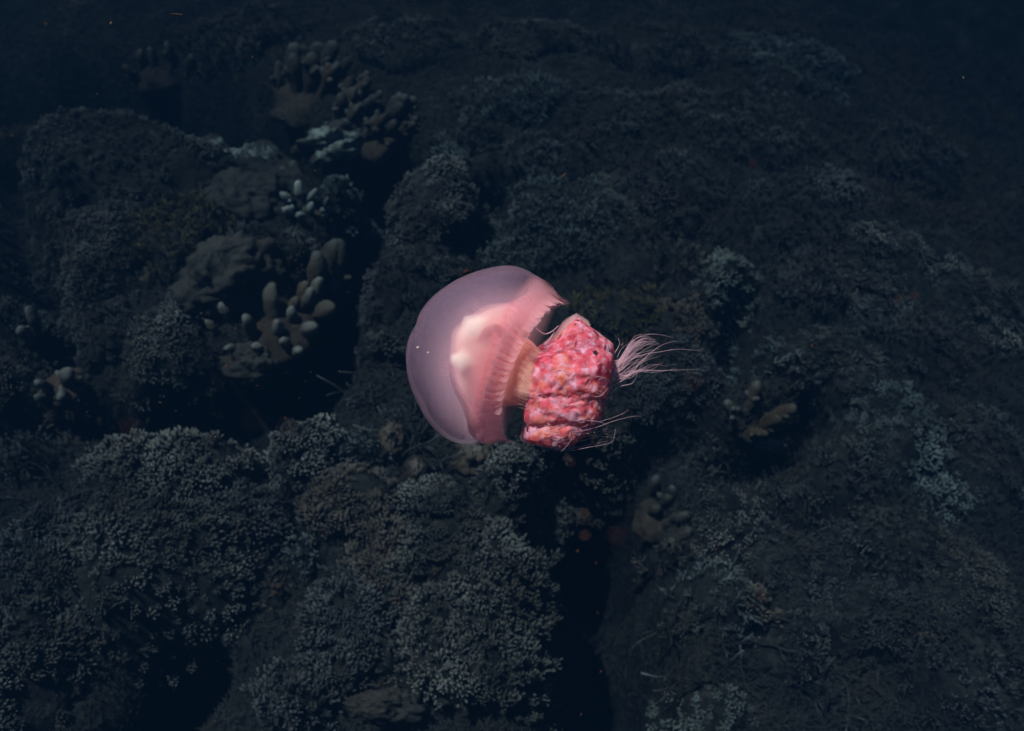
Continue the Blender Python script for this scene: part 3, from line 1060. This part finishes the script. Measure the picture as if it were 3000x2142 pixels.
outer = Shell(TOP, BOT, math.radians(21), .92)
inner = Shell(TIN, BIN, math.radians(21), .90)
NS = 72
mb = MB()
rows = []
for i in range(70):
    t = (i / 69) ** 1.15 * .90
    w = smooth(.55, .9, t)
    row = []
    for k in range(NS * 4):
        ph = 2 * math.pi * k / (NS * 4)
        row.append(outer.at(max(t, .002), ph, -.012 * w + .006 * noise.noise(Vector((math.cos(ph) * 2, math.sin(ph) * 2, t * 4)))))
    rows.append(row)
mb.grid(rows, True)
link('bell', mb.mesh('bell', G_BELL), jelly)
for s in range(NS):                        # the scalloped margin, one lappet each
    mb = MB()
    rows = []
    ext = .045 + .035 * rnd.random()
    off = rnd.uniform(-.010, .010)
    jit = rnd.uniform(-.12, .12)
    amp = rnd.uniform(.020, .042) * (.25 + .75 * smooth(.8, 2.0, 2 * math.pi * s / NS))
    for i in range(13):
        q = i / 12
        t = .80 + q * (.16 + ext)
        row = []
        for k in range(7):
            f = k / 6
            tap = 1 - .12 * smooth(.78, 1, q) * abs(2 * f - 1) ** 2
            ph = 2 * math.pi * (s + .5 + jit + (f - .5) * 1.45 * tap) / NS
            saw = (f ** 1.8) * amp * smooth(0, .5, q)
            curl = .012 * smooth(.7, 1, q) * math.sin(s * 2.3)
            row.append(outer.at(t - .02 * smooth(.8, 1, q) * abs(2 * f - 1) ** 2, ph, -.010 + saw + curl + off * q))
        rows.append(row)
    mb.grid(rows)
    link('lappet', mb.mesh('lappet', G_LAP), jelly)

mb = MB()
rows = []
for i in range(60):
    t = max(.002, (i / 59) ** 1.1)
    rows.append([inner.at(t, 2 * math.pi * k / 160, -.02 + .02 * noise.noise(Vector((math.cos(6.283 * k / 160) * 3, math.sin(6.283 * k / 160) * 3, t * 5)))
                          + .006 * smooth(.2, .8, t) * math.cos(40 * 2 * math.pi * k / 160)) for k in range(160)])
mb.grid(rows, True)
sub = link('subumbrella', mb.mesh('subumbrella', G_SUB), jelly)
mb.f.append(tuple(len(mb.v) - 160 + k for k in range(160)))
mb.f.append(tuple(159 - k for k in range(160)))
cxx = sum(mb.v, Vector()) / len(mb.v)
core_v = mb.v
for k in (.985, .91, .83, .74, .64):        # the pink jelly is densest at its heart
    mb.v = [cxx + (v - cxx) * k for v in core_v]
    link('mesoglea', mb.mesh('mesoglea', V_SUB), jelly)
for f in (.06, .13, .21, .30, .40, .51, .63, .76):                  # looser jelly round it, layered into a pale halo of glow thinning outwards
    q = MB()
    rows = []
    for i in range(36):
        t = max(.002, (i / 35) ** 1.1)
        rows.append([inner.at(t, 2 * math.pi * k / 64, -.03).lerp(outer.at(t * .93, 2 * math.pi * k / 64, -.03), f * (1 - smooth(.55, 1, t) * .6)) for k in range(64)])
    q.grid(rows, True)
    q.f.append(tuple(len(q.v) - 64 + k for k in range(64)))
    q.f.append(tuple(63 - k for k in range(64)))
    link('mesoglea', q.mesh('mesoglea', V_LOOSE), jelly)


def limb(name, pts, radii, mat, sides=14, lump=.15, n=28, parent=jelly):
    """a soft tube through picture points (px, py, dz) with radii in picture pixels"""
    P = resample(pts, n)
    R = resample([(i, r, 0) for i, r in enumerate(radii)], n)
    mb = MB()
    q = [jl(p.x, p.y, p.z) for p in P]
    rr = [max(.05, R[i].y) * JP for i in range(n)]
    mb.tube(q, rr, sides)
    mb.f.append(tuple(range(sides - 1, -1, -1)))
    if lump:
        sd = Vector((rnd.uniform(0, 99), 0, 0))
        for i, v in enumerate(mb.v):
            c = q[min(i // sides, n - 1)]
            mb.v[i] = c + (v - c) * (1 + lump * noise.fractal(v * 45 + sd, 1, 2, 3))
    return link(name, mb.mesh(name, mat), parent)


# crescent stomach high in the bell; pale clouds put its hot glow into colour
SP = [(1520, 905, 60), (1460, 922, 100), (1412, 948, 118), (1376, 990, 120), (1355, 1035, 120), (1344, 1085, 115), (1345, 1135, 100), (1372, 1190, 70)]
SR = [3, 12, 18, 20, 20, 17, 12, 3]
limb('stomach', [(x + 40, y + 6, z - 10) for x, y, z in SP], [3, 36, 56, 66, 68, 62, 46, 3], V_GLOW, 28, .10, 44)
limb('stomach_glow', [(x + 46, y + 6, z - 10) for x, y, z in SP], [3, 52, 78, 88, 90, 84, 66, 3], V_GLOW2, 28, .10, 44)  # wider cloud added to soften the edge of the glow
for grow, mat in ((1, V_CORE), (1.7, V_WARM), (2.5, V_PEACH)):  # layers graded white to peach paint the falloff of the hot spots
    ex = (grow - 1) * 9
    limb('pouch_hot_spot', [(1364 - ex, 1003 + ex, 132), (1372, 990, 140), (1384, 978, 146), (1398, 966, 148), (1412, 955, 146), (1424, 946, 140), (1432 + ex, 938 - ex, 132)],
         [1, 9 * grow, 14 * grow, 16 * grow, 15 * grow, 10 * grow, 1], mat, 22, .12, 34)
    limb('pouch_hot_spot', [(1332 - ex * .4, 1048 - ex, 132), (1342, 1051, 138), (1354, 1053, 144), (1366, 1055, 146), (1378, 1058, 142), (1390 + ex, 1062 + ex, 132)],
         [1, 9 * grow, 14 * grow, 15 * grow, 10 * grow, 1], mat, 22, .12, 34)
for pts, rr in (
        ([(1400, 1012, 168), (1425, 990, 176), (1450, 968, 176), (1470, 962, 160)], [3, 13, 16, 4]),
        ([(1448, 958, 178), (1465, 972, 184), (1480, 985, 178), (1486, 968, 165)], [3, 13, 13, 3]),
        ([(1520, 990, 190), (1535, 985, 200), (1552, 992, 196)], [4, 12, 4])):
    limb('subgenital_opening', pts, rr, V_OPENING, 16, .45, 22)  # dark clouds put in to stand for the subgenital openings
for i in range(24):                        # fine canals running from the stomach into the gel
    a = i / 23
    x0, y0 = 1330 + 95 * (1 - a) ** 1.5, 1100 - 190 * (1 - a)
    dx, dy = -38 - 20 * rnd.random(), -26 * (1 - a) - rnd.uniform(0, 10)
    limb('canal', [(x0, y0, 120), (x0 + dx * .5, y0 + dy * .45, 116), (x0 + dx, y0 + dy, 105)], [1.2, .9, .2], G_FOLD, 5, 0, 8)
limb('manubrium', [(1405, 1060, 0), (1450, 1072, 26), (1500, 1086, 46), (1550, 1102, 46), (1600, 1116, 24), (1650, 1122, 5)], [94, 116, 124, 118, 92, 44], V_MAN, 72, .10, 60)


for i in range(13):                        # strands running along the neck
    v = -.92 + 1.84 * i / 12 + rnd.uniform(-.06, .06)
    x0, x1 = rnd.uniform(1492, 1515), rnd.uniform(1555, 1595)
    z = 44 + 116 * math.sqrt(max(0, 1 - v * v))
    limb('neck_strand', [(x0, 1084 + 114 * v + rnd.uniform(-4, 4), z), ((x0 + x1) / 2, 1094 + 114 * v + rnd.uniform(-4, 4), z + 4), (x1, 1108 + 106 * v + rnd.uniform(-4, 4), z - 6)],
         [.2, rnd.uniform(.5, 1.1), .2], G_STR, 5, 0, 12)


def lobe_mass(name, poly, dz, deep, mat, lump=.09, fine=3, parent=jelly, res=96, nr=26):
    """a thick lumpy lobe inflated from an outline"""
    cx = sum(p[0] for p in poly) / len(poly)
    cyy = sum(p[1] for p in poly) / len(poly)
    ring = resample(poly + [poly[0]], res + 1)[:-1]
    sd = Vector((rnd.uniform(0, 99), rnd.uniform(0, 99), 0))
    mb = MB()
    rows = []
    for i in range(2 * nr + 1):
        f = i / nr - 1                                   # back pole to front pole
        rho = max(.01, 1 - abs(f) ** 1.5)
        z = math.copysign((1 - rho ** 2.4) ** .5, f)
        row = []
        for k in range(res):
            p = ring[k]
            x, y = cx + (p.x - cx) * rho, cyy + (p.y - cyy) * rho
            q = Vector((x / 16, y / 16, z * deep / 16))
            lp = 1 + lump * noise.fractal(q * .5 + sd, 1, 2, 2) * 1.1
            d2 = fine * noise.noise(q * 1.1 + sd)
            row.append(jl(cx + (x - cx) * (1 + (lp - 1) * .35), cyy + (y - cyy) * (1 + (lp - 1) * .35), dz + z * deep * lp + d2 * max(0, z)))
        rows.append(row)
    mb.grid(rows, True)
    return link(name, mb.mesh(name, mat), parent), ring, (cx, cyy)


ARMS = [
    ([(1694, 931), (1718, 953), (1756, 980), (1792, 1010), (1790, 1045), (1740, 1075), (1690, 1080), (1640, 1070), (1560, 1066), (1572, 1020), (1620, 994), (1650, 968), (1670, 945)], 30, 75),
    ([(1552, 1040), (1640, 1022), (1740, 1020), (1788, 1045), (1778, 1110), (1768, 1165), (1715, 1190), (1630, 1185), (1545, 1176), (1534, 1110)], 62, 116),
    ([(1540, 1128), (1630, 1120), (1715, 1118), (1766, 1145), (1755, 1225), (1715, 1252), (1640, 1258), (1545, 1246), (1532, 1200)], 56, 108),
    ([(1534, 1252), (1566, 1222), (1650, 1200), (1740, 1198), (1742, 1246), (1700, 1281), (1656, 1303), (1610, 1307), (1567, 1297), (1536, 1282)], 46, 94),
]
def frill_piece():
    """a small ruffled fold of oral arm"""
    mb = MB()
    sd = rnd.uniform(0, 99)
    rows = []
    n = 20
    for j in range(8):
        q = j / 7
        row = []
        for k in range(n):
            an = 2 * math.pi * k / n
            r = q * (1 + .35 * noise.noise(Vector((math.cos(an) * 1.5, math.sin(an) * 1.5, sd))))
            z = .55 * (1 - q * q) + .38 * q * math.sin(an * 3 + sd) * q + .15 * noise.noise(Vector((r * math.cos(an) * 3, r * math.sin(an) * 3, sd)))
            row.append(Vector((max(r, .02) * math.cos(an), max(r, .02) * math.sin(an), z)))
        rows.append(row)
    mb.grid(rows, True)
    return mb


FR = [frill_piece() for _ in range(8)]
FRL = [f.mesh('frill', G_FRL) for f in FR]
FRR = [f.mesh('frill', G_FRR) for f in FR]
FIT = [(RIGHT), (UP), (-FWD)]
for poly, dz, deep in ARMS:
    arm, ring, (cx, cyy) = lobe_mass('oral_arm', poly, dz, deep, G_ARM)
    nfr = 64
    for i in range(nfr):
        q = math.sqrt((i + .5) / nfr) * .97
        k = int((i * 0.381966 % 1) * len(ring))
        p = ring[k]
        jx, jy = rnd.uniform(-5, 5), rnd.uniform(-5, 5)
        x, y = cx + (p.x - cx) * q + jx, cyy + (p.y - cyy) * q + jy
        z = dz + deep * math.sqrt(max(0, 1 - q ** 2.6)) * .98
        o = link('frill', (FRL if rnd.random() < .62 else FRR)[rnd.randrange(8)], arm)
        o.location = jl(x, y, z)
        nrm = (RIGHT * (x - cx) / 90 - UP * (y - cyy) / 90 - FWD * 1.1 * (1.05 - q * q) + Vector((rnd.gauss(0, .3), rnd.gauss(0, .3), rnd.gauss(0, .3)))).normalized()
        o.rotation_mode = 'QUATERNION'
        o.rotation_quaternion = nrm.to_track_quat('Z', 'Y') @ Quaternion((0, 0, 1), rnd.uniform(0, 6.28))
        s = rnd.uniform(6, 13) * JP
        o.scale = (s * rnd.uniform(.7, 1.5), s, s * rnd.uniform(.18, .42))
for i in range(46):                        # fine pale threads lying over the arms
    poly, dz, deep = ARMS[(0, 1, 1, 2, 2, 3)[i % 6]]
    cx, cyy = sum(p[0] for p in poly) / len(poly), sum(p[1] for p in poly) / len(poly)
    p = rnd.choice(poly)
    f = rnd.uniform(.1, .8)
    x, y = cx + (p[0] - cx) * f, cyy + (p[1] - cyy) * f
    an, ln, bend = rnd.gauss(0, .5), rnd.uniform(18, 55), rnd.uniform(-14, 14)
    pts = []
    for k in range(5):
        u = k / 4 - .5
        qx, qy = x + math.cos(an) * ln * u, y + math.sin(an) * ln * u + bend * (4 * u * u - .5)
        rr = min(.98, max(abs(qx - cx) / 115, abs(qy - cyy) / 75))
        pts.append((qx, qy, dz + deep * (1 - rr ** 2.4) ** .5 + 6))
    limb('filament', pts, [.35, .75, .35], G_FIL, 5, 0, 14)
lobe_mass('membrane', [(1688, 918), (1650, 940), (1625, 975), (1590, 1005), (1572, 1050), (1640, 1060), (1700, 1000), (1730, 950)], 10, 60, V_HALO, .05, 1)
lobe_mass('membrane', [(1545, 1175), (1538, 1215), (1530, 1250), (1524, 1285), (1545, 1302), (1600, 1305), (1640, 1270), (1600, 1190)], 5, 60, V_HALO, .05, 1)


def filament(pts, w0=1.6, w1=.45, dz0=40, dz1=0):
    n = len(pts)
    p3 = [(p[0], p[1], dz0 + (dz1 - dz0) * i / (n - 1)) for i, p in enumerate(pts)]
    limb('filament', p3, [w0, (w0 + w1) * .55, w1], G_FIL, 5, 0, 30)


def z7(*uv):
    return [(1650 + .3077 * u, 950 + .3077 * v) for u, v in uv]


MAIN = [
    z7((370, 590), (450, 450), (560, 270), (650, 160), (780, 105), (900, 100), (1040, 130)),
    z7((430, 500), (560, 300), (640, 190), (760, 140), (880, 150)),
    z7((400, 590), (520, 420), (650, 270), (780, 180), (880, 200)),
    z7((370, 600), (500, 440), (600, 350), (750, 290), (900, 265), (1060, 240), (1200, 245), (1330, 258)),
    z7((380, 610), (520, 480), (680, 440), (900, 440), (1100, 435), (1300, 430)),
    z7((390, 620), (560, 520), (650, 450), (720, 360), (800, 290), (900, 215), (1000, 175), (1080, 160)),
    z7((420, 660), (520, 590), (640, 560), (690, 480), (690, 450)),
    z7((430, 330), (490, 250), (525, 190), (520, 130)),
    z7((440, 440), (580, 340), (700, 300), (760, 350), (810, 390)),
]
for i, p in enumerate(MAIN):
    filament(p, 1.25, .22 if i not in (3, 4) else .12, 60, 10)
for i in range(60):                        # the fan of finer threads between the main ones
    a, b = rnd.choice(((0, 1), (1, 2), (2, 3), (3, 5), (0, 2), (4, 5)))
    f = rnd.random()
    m = rnd.randrange(4, 6)
    pa, pb = MAIN[a], MAIN[b]
    pts = []
    for k in range(m):
        u, v = pa[min(k, len(pa) - 1)], pb[min(k, len(pb) - 1)]
        pts.append((u[0] + (v[0] - u[0]) * f + rnd.uniform(-4, 4) * (k + 1) * .7, u[1] + (v[1] - u[1]) * f + rnd.uniform(-4, 4) * (k + 1) * .7))
    pts[0] = (rnd.uniform(1755, 1788), rnd.uniform(1050, 1150))
    filament(pts, rnd.uniform(.5, 1.0), .15, rnd.uniform(40, 80), rnd.uniform(-10, 40))
LOW = [
    [(1588, 1238), (1650, 1241), (1715, 1235), (1770, 1222), (1812, 1208), (1832, 1196)],
    [(1596, 1250), (1670, 1256), (1735, 1244), (1790, 1226), (1850, 1214), (1872, 1220)],
    [(1610, 1258), (1690, 1262), (1740, 1258), (1772, 1250)],
    [(1590, 1176), (1630, 1186), (1665, 1188), (1700, 1180)],
    [(1600, 1160), (1640, 1182), (1680, 1190), (1712, 1186)],
    [(1700, 1222), (1745, 1228), (1766, 1240), (1765, 1256), (1752, 1264)],
    [(1735, 1170), (1768, 1160), (1782, 1166), (1772, 1180), (1784, 1192)],
    [(1740, 1195), (1765, 1198), (1775, 1210), (1765, 1222)],
    [(1755, 1150), (1775, 1140), (1790, 1150)],
    [(1575, 1296), (1620, 1306), (1670, 1306), (1720, 1296), (1775, 1286)],
    [(1600, 1300), (1660, 1311), (1720, 1302), (1780, 1290), (1792, 1268), (1794, 1252)],
    [(1640, 1290), (1700, 1284), (1740, 1272), (1785, 1276)],
    [(1560, 1275), (1620, 1281), (1700, 1274), (1760, 1266), (1782, 1272)],
    [(1640, 1050), (1672, 1038), (1700, 1024), (1735, 1012)],
    [(1620, 1068), (1650, 1056), (1690, 1060)],
    [(1590, 1062), (1612, 1058), (1640, 1046)],
    [(1650, 990), (1690, 976), (1720, 984)],
]
for p in LOW:
    dzz = 150 if p[0][1] < 1265 and p[0][0] < 1730 else 95
    filament(p, .75, .25, dzz, 70)
for p in ([(1565, 965), (1590, 982), (1612, 975), (1632, 958)], [(1590, 1012), (1605, 998), (1620, 975)], [(1500, 1162), (1530, 1172), (1552, 1186)]):
    filament(p, 2.0, .9, 120, 90)
for x, y, s in ((1240, 1020, 3.4), (1268, 1034, 2.8)):
    limb('spot', [(x - s, y, 150), (x, y + 1, 156), (x + s, y - 1, 150)], [.6, s * .8, .6], G_STOM, 7, .3, 7)

# ------------------------------------------------------------------ drifting specks
def speck_mat(name, col):
    m, n, out = new_mat(name)
    df = n.nodes.new('ShaderNodeBsdfDiffuse')
    tb = n.nodes.new('ShaderNodeBsdfTranslucent')
    t = tex_noise(n, 300)
    r = ramp(n, [(.3, tuple(c * .6 for c in col)), (.7, col)])
    n.links.new(t.outputs[0], r.inputs[0])
    for s in (df, tb):
        n.links.new(r.outputs[0], s.inputs[0])
    mx = n.nodes.new('ShaderNodeMixShader')
    mx.inputs[0].default_value = .4
    n.links.new(df.outputs[0], mx.inputs[1])
    n.links.new(tb.outputs[0], mx.inputs[2])
    n.links.new(mx.outputs[0], out.inputs[0])
    return m


S_OR = speck_mat('speck_orange', (.10, .045, .028))
S_RED = speck_mat('speck_red', (.05, .018, .015))
S_TAN = speck_mat('speck_tan', (.20, .14, .10))


def speck(name, label, px, py, d, rpx, mat, el=1.0, ang=0.0, group=None, cat='speck'):
    c = CAMP + ray(px, py) * d
    pp = d * TAN / 1500
    mb = MB()
    sd = Vector((rnd.uniform(0, 99), 0, 0))
    rows = []
    R, U = RIGHT * math.cos(ang) + UP * math.sin(ang), UP * math.cos(ang) - RIGHT * math.sin(ang)
    for i in range(7):
        th = math.pi * i / 6
        row = []
        for k in range(9):
            an = 2 * math.pi * k / 9
            q = Vector((math.cos(th), math.sin(th) * math.cos(an), math.sin(th) * math.sin(an)))
            q = q * (1 + .8 * noise.noise(q * 1.8 + sd))
            row.append((R * q.x * el + U * q.y + FWD * q.z) * rpx * pp)
        rows.append(row)
    mb.grid(rows, True)
    o = link(name, mb.mesh(name, mat), None, c)
    tag(o, label, cat, group)
    return o


P = 'drifting_speck'
speck(P, 'dark red speck just above the upper edge of the bell', 1366, 797, 1.35, 7, S_RED, 1.4, .3)
speck(P, 'large blurred orange speck under the trailing filaments', 2030, 1118, .2, 6.5, S_OR)
speck(P, 'large blurred rust speck on the crest of the lower finger corals', 380, 1252, .2, 5.5, S_OR)
speck(P, 'large dull red speck at the mouth of the black crevice', 1808, 1570, .2, 7.5, S_RED, 1.3, .4)
speck(P, 'salmon speck over the black crevice beside the dull red one', 1714, 1570, .33, 5.4, S_OR, 1.2, -.3)
speck(P, 'pale salmon speck at the head of the black crevice', 1711, 1504, .33, 4.2, S_TAN)
speck(P, 'blurred rust speck over the dark gap below the white-knobbed coral', 742, 1228, .2, 4.5, S_RED)
speck(P, 'dim purple-red speck over the brown finger coral', 1130, 1615, .2, 6.0, S_RED, 1.5, -.2)
speck(P, 'brown speck over the round cleft-side finger coral', 838, 1252, .2, 4.5, S_OR)
speck(P, 'orange speck high over the blue upper slope', 2204, 478, .35, 4, S_OR)
speck(P, 'orange speck, first of two side by side over the far slope', 2633, 875, .4, 4, S_OR)
speck(P, 'fainter orange speck, second of two side by side over the far slope', 2679, 866, .35, 4, S_OR)
speck(P, 'thin orange sliver over the sparse coral crest', 1652, 513, 1.2, 2.2, S_OR, 5, .8)
speck(P, 'thin pale sliver below the pink oral arms', 1846, 1342, 1.2, 2, S_TAN, 6, 1.3)
speck(P, 'thin orange sliver in the black upper corner', 520, 42, 1.2, 2, S_OR, 9, -.05)
speck(P, 'brownish speck under the hanging lower fringe', 1672, 1354, .33, 3.9, S_OR)
small = [(750, 1010), (690, 963), (691, 965), (722, 995), (862, 958), (643, 1048), (663, 1073), (328, 976), (425, 951), (408, 991),
         (623, 814), (298, 750), (470, 1180), (516, 1204), (753, 1131), (630, 1280), (910, 1090), (895, 1118), (877, 1166), (836, 1225),
         (285, 275), (352, 252), (135, 70), (740, 168), (36, 399), (325, 68), (2380, 1014), (2288, 1015), (2642, 1209), (2786, 1227),
         (2740, 1288), (2631, 1300), (2220, 1482), (2487, 1489), (2085, 1590), (2097, 1610), (2182, 1602), (2120, 1595), (1747, 1650), (1692, 1614),
         (1820, 1474), (1750, 1795), (1823, 1836), (1833, 1876), (1760, 1968), (1702, 2093), (1278, 1642), (1554, 2058), (1273, 1996), (1180, 2058),
         (2374, 350), (2564, 180), (2822, 228), (1822, 1010), (250, 1660), (10, 1885), (630, 2112), (100, 1478), (1745, 586), (924, 501)]
for x, y in small:
    d = rnd.uniform(.7, 1.6)
    mt, el = rnd.choice(((S_OR, 'orange'), (S_OR, 'orange'), (S_TAN, 'pale'), (S_RED, 'red'))), rnd.uniform(1, 2.4)
    lb = 'tiny %s %s drifting %s' % (mt[1], 'fleck' if el > 1.7 else 'speck', beside(x, y))
    speck(P, ' '.join(lb.split()[:16]), x, y, d, rnd.uniform(1.2, 2.4), mt[0], el, rnd.uniform(0, 3), 'tiny orange specks drifting in the water')

# ------------------------------------------------------------------ the water as haze
hm, hn, hout = new_mat('water_haze')
pv = hn.nodes.new('ShaderNodeVolumePrincipled')
pv.inputs['Density'].default_value = 0.40
pv.inputs['Color'].default_value = (0.0017, 0.0066, 0.0155, 1)
pv.inputs['Absorption Color'].default_value = (0.008, 0.036, 0.064, 1)
hn.links.new(pv.outputs[0], hout.inputs['Volume'])
hb = MB()
x0, x1, y0, y1, z0, z1 = -31, 31, -29, 35, -5.2, CAM_Z + .25
hb.v = [Vector(p) for p in ((x0, y0, z0), (x1, y0, z0), (x1, y1, z0), (x0, y1, z0), (x0, y0, z1), (x1, y0, z1), (x1, y1, z1), (x0, y1, z1))]
hb.a = [0] * 8
hb.f = [(3, 2, 1, 0), (4, 5, 6, 7), (0, 1, 5, 4), (1, 2, 6, 5), (2, 3, 7, 6), (3, 0, 4, 7)]
haze = link('haze', hb.mesh('haze', hm))
haze.data.polygons.foreach_set('use_smooth', [False] * 6)
tag(haze, 'clear dark blue sea water filling the scene', 'water', kind='stuff')
